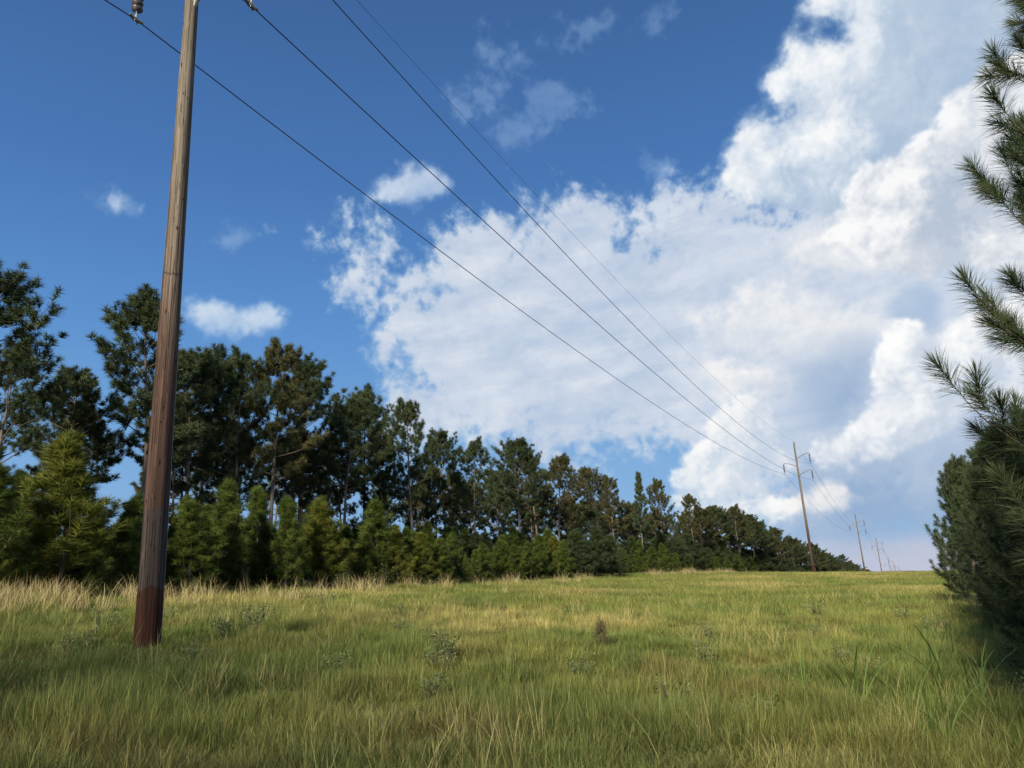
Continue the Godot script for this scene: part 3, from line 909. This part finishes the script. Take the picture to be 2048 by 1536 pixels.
const CLOUDS := {
	"bank": [[-38.0, 20.3, -37.4, 22.1, -35.2, 24.2, -32.8, 25.6, -30.5, 27.0, -26.6, 27.4, -24.0, 28.3, -20.7, 28.8, -17.6, 28.4, -16.8, 26.6, -14.8, 26.7, -10.4, 27.6, -7.7, 27.5, 0.5, 26.5, 14.0, 25.5, 13.2, 6.3, 2.6, 4.3, -9.7, 5.9, -15.3, 9.8, -18.9, 10.3, -22.7, 9.6, -26.8, 10.8, -31.2, 12.1, -35.0, 13.0, -36.1, 14.3, -34.9, 15.7, -33.0, 16.1, -34.1, 17.9, -36.4, 17.8], [-38.7, 24.4, -37.9, 24.0, -37.4, 22.5, -38.1, 22.1, -39.1, 23.5], [-41.0, 25.2, -39.7, 24.6, -39.1, 23.8, -40.4, 24.4], [-36.9, 26.8, -35.1, 27.4, -34.8, 26.1, -36.2, 25.8]],
	"veil": [[1.3, 39.5, 0.3, 37.8, 2.4, 36.3, 2.5, 35.5, 1.9, 34.5, 0.2, 35.2, -1.5, 35.7, -2.3, 34.7, -3.5, 34.4, -3.5, 32.9, -2.5, 31.8, -4.1, 31.7, -6.1, 31.5, -7.7, 30.3, -8.3, 28.8, -7.5, 27.5, -6.0, 26.4, -1.9, 24.7, 2.9, 22.2, 8.3, 19.1, 17.8, 16.7, 25.3, 34.8, 15.1, 43.3, 4.8, 43.7]],
	"pufftop": [[1.3, 39.5, 0.3, 37.8, 2.4, 36.3, 2.5, 35.5, 1.9, 34.5, 0.2, 35.2, -1.5, 35.7, -2.3, 34.7, -3.5, 34.4, -3.5, 32.9, -2.5, 31.8, 0.6, 30.4, 3.8, 32.0, 5.7, 34.4, 6.8, 38.2], [-2.6, 31.7, -4.1, 31.7, -6.1, 31.5, -7.7, 30.3, -8.3, 28.8, -7.6, 27.3, -3.8, 26.1, -0.2, 26.3, 2.2, 28.3, 1.3, 30.5]],
	"right": [[13.5, 30.8, 10.5, 30.0, 7.9, 29.4, 6.2, 28.1, 3.8, 27.2, 2.0, 26.6, 0.3, 25.5, -1.5, 24.3, -2.2, 23.1, -0.5, 21.3, 4.0, 19.4, 8.3, 19.1, 15.3, 15.7, 20.6, 26.9]],
	"mid": [[-12.0, 18.7, -9.6, 19.8, -7.0, 20.1, -4.2, 19.9, -2.3, 19.0, 0.2, 17.7, 1.1, 16.2, -1.0, 15.2, -4.9, 15.5, -9.0, 16.5], [-5.0, 23.6, -2.7, 24.2, -0.3, 22.6, 1.3, 20.2, -1.4, 20.1, -4.3, 21.4], [-11.3, 15.7, -7.7, 15.6, -5.2, 13.8, -6.7, 12.6, -10.5, 13.4]],
	"gap": [[1.3, 17.4, 1.8, 18.1, 2.3, 18.8, 3.5, 18.8, 4.7, 17.7, 4.2, 16.2, 3.6, 15.5, 2.7, 16.5, 1.8, 16.5]],
	"base": [[-8.6, 3.2, -7.5, 7.1, -5.9, 8.8, -2.4, 10.6, 0.4, 8.8, 5.0, 9.8, 13.7, 8.5, 12.2, 1.8, 3.7, 2.7, 0.3, 2.8, -3.7, 2.6], [-5.1, 14.5, -2.9, 15.5, -0.9, 15.5, -0.5, 13.1, -1.4, 10.8, -4.1, 9.8, -5.8, 11.8]],
	"bright": [[0.2, 15.0, 0.8, 16.1, 1.8, 16.5, 2.9, 16.2, 3.6, 14.6, 4.7, 15.6, 6.5, 16.0, 9.5, 16.5, 15.3, 15.7, 13.5, 7.7, 6.6, 10.5, 4.2, 9.9, 2.0, 9.0, -0.4, 7.6, -3.3, 7.3, -5.7, 8.4, -4.5, 9.7, -1.8, 10.3, -0.1, 12.0, -0.4, 13.6]],
	"tower": [[-15.1, 6.3, -14.7, 7.7, -13.6, 9.3, -12.3, 10.2, -11.8, 11.8, -10.6, 12.7, -8.7, 13.4, -7.7, 12.7, -7.8, 11.1, -6.9, 9.4, -6.4, 8.0, -8.2, 7.5, -9.4, 6.2, -7.7, 5.7, -7.2, 5.0, -8.6, 4.0, -11.1, 3.5, -14.1, 4.6]],
	"flat": [[-7.3, 5.1, -6.3, 5.6, -5.3, 6.3, -4.5, 6.7, -3.4, 6.2, -2.3, 5.2, -2.5, 4.9, -4.9, 4.9]],
	"lav": [[-12.2, 2.4, -8.2, 2.6, -3.7, 2.7, 0.3, 2.8, 12.3, 2.4, 11.2, -2.5, -12.7, -1.4]],
	"small": [[-50.5, 20.6, -49.6, 21.2, -48.6, 21.6, -47.3, 20.9, -46.1, 21.2, -45.0, 21.3, -43.7, 20.6, -43.9, 19.9, -46.0, 19.6, -47.4, 19.3, -49.5, 19.7], [-36.9, 29.4, -36.1, 30.3, -34.7, 31.0, -33.4, 31.6, -31.8, 31.2, -30.5, 30.3, -31.4, 29.5, -33.1, 29.0, -34.7, 29.1], [-55.8, 27.3, -55.1, 27.6, -54.4, 27.3, -54.9, 26.9, -55.6, 26.9]],
	"wisp": [[-26.4, 38.9, -25.2, 39.4, -23.1, 39.0, -22.0, 38.7, -23.2, 37.8, -25.4, 37.6], [-22.0, 38.9, -19.9, 39.7, -17.6, 40.2, -15.7, 40.1, -17.3, 39.6, -19.5, 39.2], [-23.1, 36.6, -21.5, 36.8, -19.3, 35.6, -20.9, 34.8, -22.6, 34.4, -22.3, 35.6], [-30.0, 36.1, -28.1, 36.9, -25.9, 37.1, -27.2, 36.0, -29.5, 35.3], [-25.7, 33.6, -23.5, 34.5, -22.4, 34.6, -24.0, 33.8], [-14.4, 30.2, -12.8, 30.1, -12.4, 29.7, -13.8, 29.8], [-13.8, 39.7, -12.1, 39.7, -12.6, 39.2], [-56.9, 27.4, -55.9, 27.4, -55.8, 27.1, -56.7, 27.2], [-48.8, 25.5, -47.6, 25.8, -48.4, 25.3]],
}
# layer, width of its edge, reach of its billows, shaded colour, lit colour, opacity, billowy or wispy
const LAYERS := [
	["lav", 0.8, 0.4, Color8(182, 193, 215), Color8(206, 201, 215), 0.9, 0.0],
	["bank", 1.6, 2.4, Color8(184, 200, 223), Color8(224, 229, 238), 0.96, 0.0],
	["veil", 0.35, 0.9, Color8(174, 194, 218), Color8(206, 217, 231), 0.97, 0.6],
	["pufftop", 0.9, 1.4, Color8(190, 207, 226), Color8(252, 252, 252), 0.92, 0.7],
	["mid", 1.1, 1.7, Color8(212, 219, 230), Color8(249, 247, 245), 0.85, 0.6],
	["right", 0.4, 1.4, Color8(188, 197, 212), Color8(251, 251, 251), 0.96, 0.8],
	["base", 1.6, 1.4, Color8(150, 175, 207), Color8(180, 197, 220), 0.85, 0.2],
	["gap", 0.5, 0.8, Color8(160, 185, 217), Color8(176, 196, 221), 0.75, 0.6],
	["bright", 0.4, 1.5, Color8(206, 215, 228), Color8(255, 255, 254), 0.97, 0.8],
	["tower", 0.35, 1.2, Color8(206, 217, 230), Color8(252, 251, 250), 0.95, 0.8],
	["flat", 0.35, 0.7, Color8(208, 214, 224), Color8(247, 244, 242), 0.92, 0.7],
	["small", 0.6, 1.0, Color8(176, 197, 227), Color8(226, 233, 242), 0.8, 0.4],
	["wisp", 0.8, 1.3, Color8(124, 157, 205), Color8(186, 203, 230), 0.36, 0.0],
]
const AIR := [[0.0, Color8(158, 188, 221)], [5.0, Color8(142, 182, 224)], [12.0, Color8(119, 167, 217)], [20.0, Color8(93, 145, 206)], [30.0, Color8(74, 120, 181)], [42.0, Color8(63, 102, 157)], [90.0, Color8(50, 84, 140)]]
const GRID := Rect2(-100, -2, 160, 72)   # where the cloud outlines lie, half a degree to a cell

var cloud_shapes := {}
var outlines := []
var wispy := FastNoiseLite.new()
var billow := FastNoiseLite.new()
var fine := FastNoiseLite.new()
var sky_rows := []
var sky_area := Rect2()
var sky_size := Vector2i()


func edge_distance(p: PackedVector2Array, q: Vector2) -> float:
	var best := 1e9
	var inside := false
	var j := p.size() - 1
	for i in p.size():
		var a := p[i]
		var e := p[j] - a
		var w := q - a
		best = minf(best, (w - e * clampf(w.dot(e) / e.length_squared(), 0.0, 1.0)).length_squared())
		if (a.y > q.y) != (p[j].y > q.y) and q.x < (p[j].x - a.x) * (q.y - a.y) / (p[j].y - a.y) + a.x:
			inside = not inside
		j = i
	return -sqrt(best) if inside else sqrt(best)


func outline_row(n: int) -> void:
	var layer: int = n / 144
	var row := n % 144
	var cells := PackedFloat32Array()
	cells.resize(320)
	var polygons: Array = cloud_shapes[LAYERS[layer][0]]
	var el := GRID.position.y + row * 0.5
	var squeeze := cos(deg_to_rad(el))
	for c in 320:
		var az := GRID.position.x + c * 0.5
		var d := 30.0
		for p in polygons:
			d = minf(d, edge_distance(p, Vector2(az * squeeze, el)))
		cells[c] = d
	outlines[layer][row] = cells


func outline(layer: int, az: float, el: float) -> float:
	var x := clampf((az - GRID.position.x) * 2.0, 0.0, 318.9)
	var y := clampf((el - GRID.position.y) * 2.0, 0.0, 142.9)
	var i := int(x)
	var j := int(y)
	var low: PackedFloat32Array = outlines[layer][j]
	var high: PackedFloat32Array = outlines[layer][j + 1]
	return lerpf(lerpf(low[i], low[i + 1], x - i), lerpf(high[i], high[i + 1], x - i), y - j)


func puff(d: Vector3) -> float:
	return -billow.get_noise_3dv(d) - 0.45


func sky_color(az: float, el: float) -> Color:
	var ce := cos(deg_to_rad(el))
	var d := Vector3(sin(deg_to_rad(az)) * ce, sin(deg_to_rad(el)), -cos(deg_to_rad(az)) * ce) * 10.0
	var c: Color = AIR[0][1]
	for k in AIR.size() - 1:
		if el >= AIR[k][0]:
			c = AIR[k][1].lerp(AIR[k + 1][1], clampf((el - AIR[k][0]) / (AIR[k + 1][0] - AIR[k][0]), 0.0, 1.0))
	# broken cloud over the rest of the sky
	var away := smoothstep(0.0, 14.0, maxf(maxf(-66.0 - az, az - 22.0), el - 46.0))
	if away > 0.0 and el > -1.0:
		var q := Vector3(d.x, 0.0, d.z) / (maxf(d.y, 0.0) * 0.5 + 2.5) * 2.2
		var n := wispy.get_noise_3dv(q * 0.45 + Vector3(7, 0, 3)) + 0.25 * puff(d * 0.7)
		c = c.lerp(Color8(176, 194, 219).lerp(Color8(232, 236, 242), smoothstep(-0.05, 0.45, n)), smoothstep(0.02, 0.3, n + 0.12) * 0.92 * away)
	var n1 := wispy.get_noise_3dv(d)
	var n2 := fine.get_noise_3dv(d)
	var p1 := 9.0
	var p2 := 0.0
	var p3 := 0.0
	# the same place a degree nearer to the light, which comes from the upper left
	var az2 := az - 0.7 / ce
	var el2 := el + 0.7
	var d2 := Vector3(sin(deg_to_rad(az2)) * ce, sin(deg_to_rad(el2)), -cos(deg_to_rad(az2)) * ce) * 10.0
	var d3 := d.lerp(d2, 0.35)
	for k in LAYERS.size():
		var l: Array = LAYERS[k]
		var s := outline(k, az, el)
		var reach: float = l[2] * 1.1 + l[1]
		if s > reach:
			continue
		var cauliflower: float = l[6]
		if cauliflower > 0.0 and p1 > 8.0:
			p1 = puff(d)
			p2 = puff(d2)
			p3 = puff(d3)
		var body: float = -s + l[2] * (lerpf(n1 * 1.6 + n2 * 0.5, 2.2 * p1 + n2 * 0.35, cauliflower) if cauliflower > 0.0 else n1 * 1.7 + n2 * 0.9)
		var a: float = smoothstep(-l[1], l[1], body) * l[5]
		if a <= 0.0:
			continue
		var lit := 0.0
		if cauliflower > 0.0:
			var s2 := outline(k, az2, el2)
			lit = 0.46 + 0.38 * (s2 - s) * smoothstep(8.0, 0.0, -s) + cauliflower * (1.9 * (p1 - p2) + 1.3 * (p1 - p3)) + 0.15 * n2 + 0.7 * n1 - 0.045 * clampf(-s, 0.0, 7.0)
		else:
			var st := wispy.get_noise_3d(az * 0.1 + 3.0 + el * 0.05, el * 0.42 - az * 0.06, 5.0)
			lit = 0.5 + 0.75 * st + 0.25 * n1 + 0.22 * n2
		if cauliflower > 0.65:
			a *= lerpf(0.5, 1.0, clampf(lit * 1.3 + 0.25, 0.0, 1.0))
		c = c.lerp(l[3].lerp(l[4], clampf(lit, 0.0, 1.0)), a)
	return c


func sky_row(n: int) -> void:
	var bytes := PackedByteArray()
	bytes.resize(sky_size.x * 4)
	var el := sky_area.end.y - (n + 0.5) * sky_area.size.y / sky_size.y
	for i in sky_size.x:
		var c := sky_color(sky_area.position.x + (i + 0.5) * sky_area.size.x / sky_size.x, el)
		bytes[i * 4] = c.r8
		bytes[i * 4 + 1] = c.g8
		bytes[i * 4 + 2] = c.b8
		bytes[i * 4 + 3] = 255
	sky_rows[n] = bytes


func sky_part(area: Rect2, size: Vector2i) -> Image:
	sky_area = area
	sky_size = size
	sky_rows.clear()
	sky_rows.resize(size.y)
	WorkerThreadPool.wait_for_group_task_completion(WorkerThreadPool.add_group_task(sky_row, size.y))
	var all := PackedByteArray()
	for r in sky_rows:
		all.append_array(r)
	return Image.create_from_data(size.x, size.y, false, Image.FORMAT_RGBA8, all)


func sky_image() -> Image:
	for n in [wispy, billow, fine]:
		n.seed = 11
		n.fractal_type = FastNoiseLite.FRACTAL_FBM
	wispy.noise_type = FastNoiseLite.TYPE_SIMPLEX_SMOOTH
	wispy.frequency = 0.9
	wispy.fractal_octaves = 6
	wispy.fractal_gain = 0.55
	wispy.domain_warp_enabled = true
	wispy.domain_warp_amplitude = 0.5
	wispy.domain_warp_frequency = 0.8
	fine.noise_type = FastNoiseLite.TYPE_SIMPLEX_SMOOTH
	fine.frequency = 4.0
	fine.fractal_octaves = 4
	fine.fractal_gain = 0.6
	billow.noise_type = FastNoiseLite.TYPE_CELLULAR
	billow.cellular_return_type = FastNoiseLite.RETURN_DISTANCE
	billow.frequency = 1.15
	billow.fractal_octaves = 5
	billow.fractal_gain = 0.5
	billow.domain_warp_enabled = true
	billow.domain_warp_amplitude = 0.35
	billow.domain_warp_frequency = 1.2
	for k in LAYERS.size():
		var rows := []
		rows.resize(144)
		outlines.append(rows)
	var flat := {}
	for name_ in CLOUDS:
		flat[name_] = []
		for list in CLOUDS[name_]:
			var p := PackedVector2Array()
			for i in range(0, list.size(), 2):
				p.append(Vector2(list[i] * cos(deg_to_rad(list[i + 1])), list[i + 1]))
			flat[name_].append(p)
	cloud_shapes = flat
	WorkerThreadPool.wait_for_group_task_completion(WorkerThreadPool.add_group_task(outline_row, LAYERS.size() * 144))
	var whole := Image.create_empty(4096, 2048, false, Image.FORMAT_RGBA8)
	whole.fill(Color8(104, 106, 72))
	var coarse := sky_part(Rect2(-180, 0, 360, 90), Vector2i(1024, 256))
	coarse.resize(4096, 1024, Image.INTERPOLATE_CUBIC)
	whole.blit_rect(coarse, Rect2i(0, 0, 4096, 1024), Vector2i.ZERO)
	# what lies ahead in full detail: 11.4 pixels to the degree
	var first := Vector2i(1240, 490)
	var size := Vector2i(1080, 534)
	var sharp := sky_part(Rect2(first.x / 4096.0 * 360.0 - 180.0, 90.0 - (first.y + size.y) / 2048.0 * 180.0, size.x / 4096.0 * 360.0, size.y / 2048.0 * 180.0), size)
	whole.blit_rect(sharp, Rect2i(Vector2i.ZERO, size), first)
	# the panorama begins straight ahead, so its halves change places
	var turned := whole.duplicate()
	turned.blit_rect(whole, Rect2i(2048, 0, 2048, 2048), Vector2i.ZERO)
	turned.blit_rect(whole, Rect2i(0, 0, 2048, 2048), Vector2i(2048, 0))
	return turned
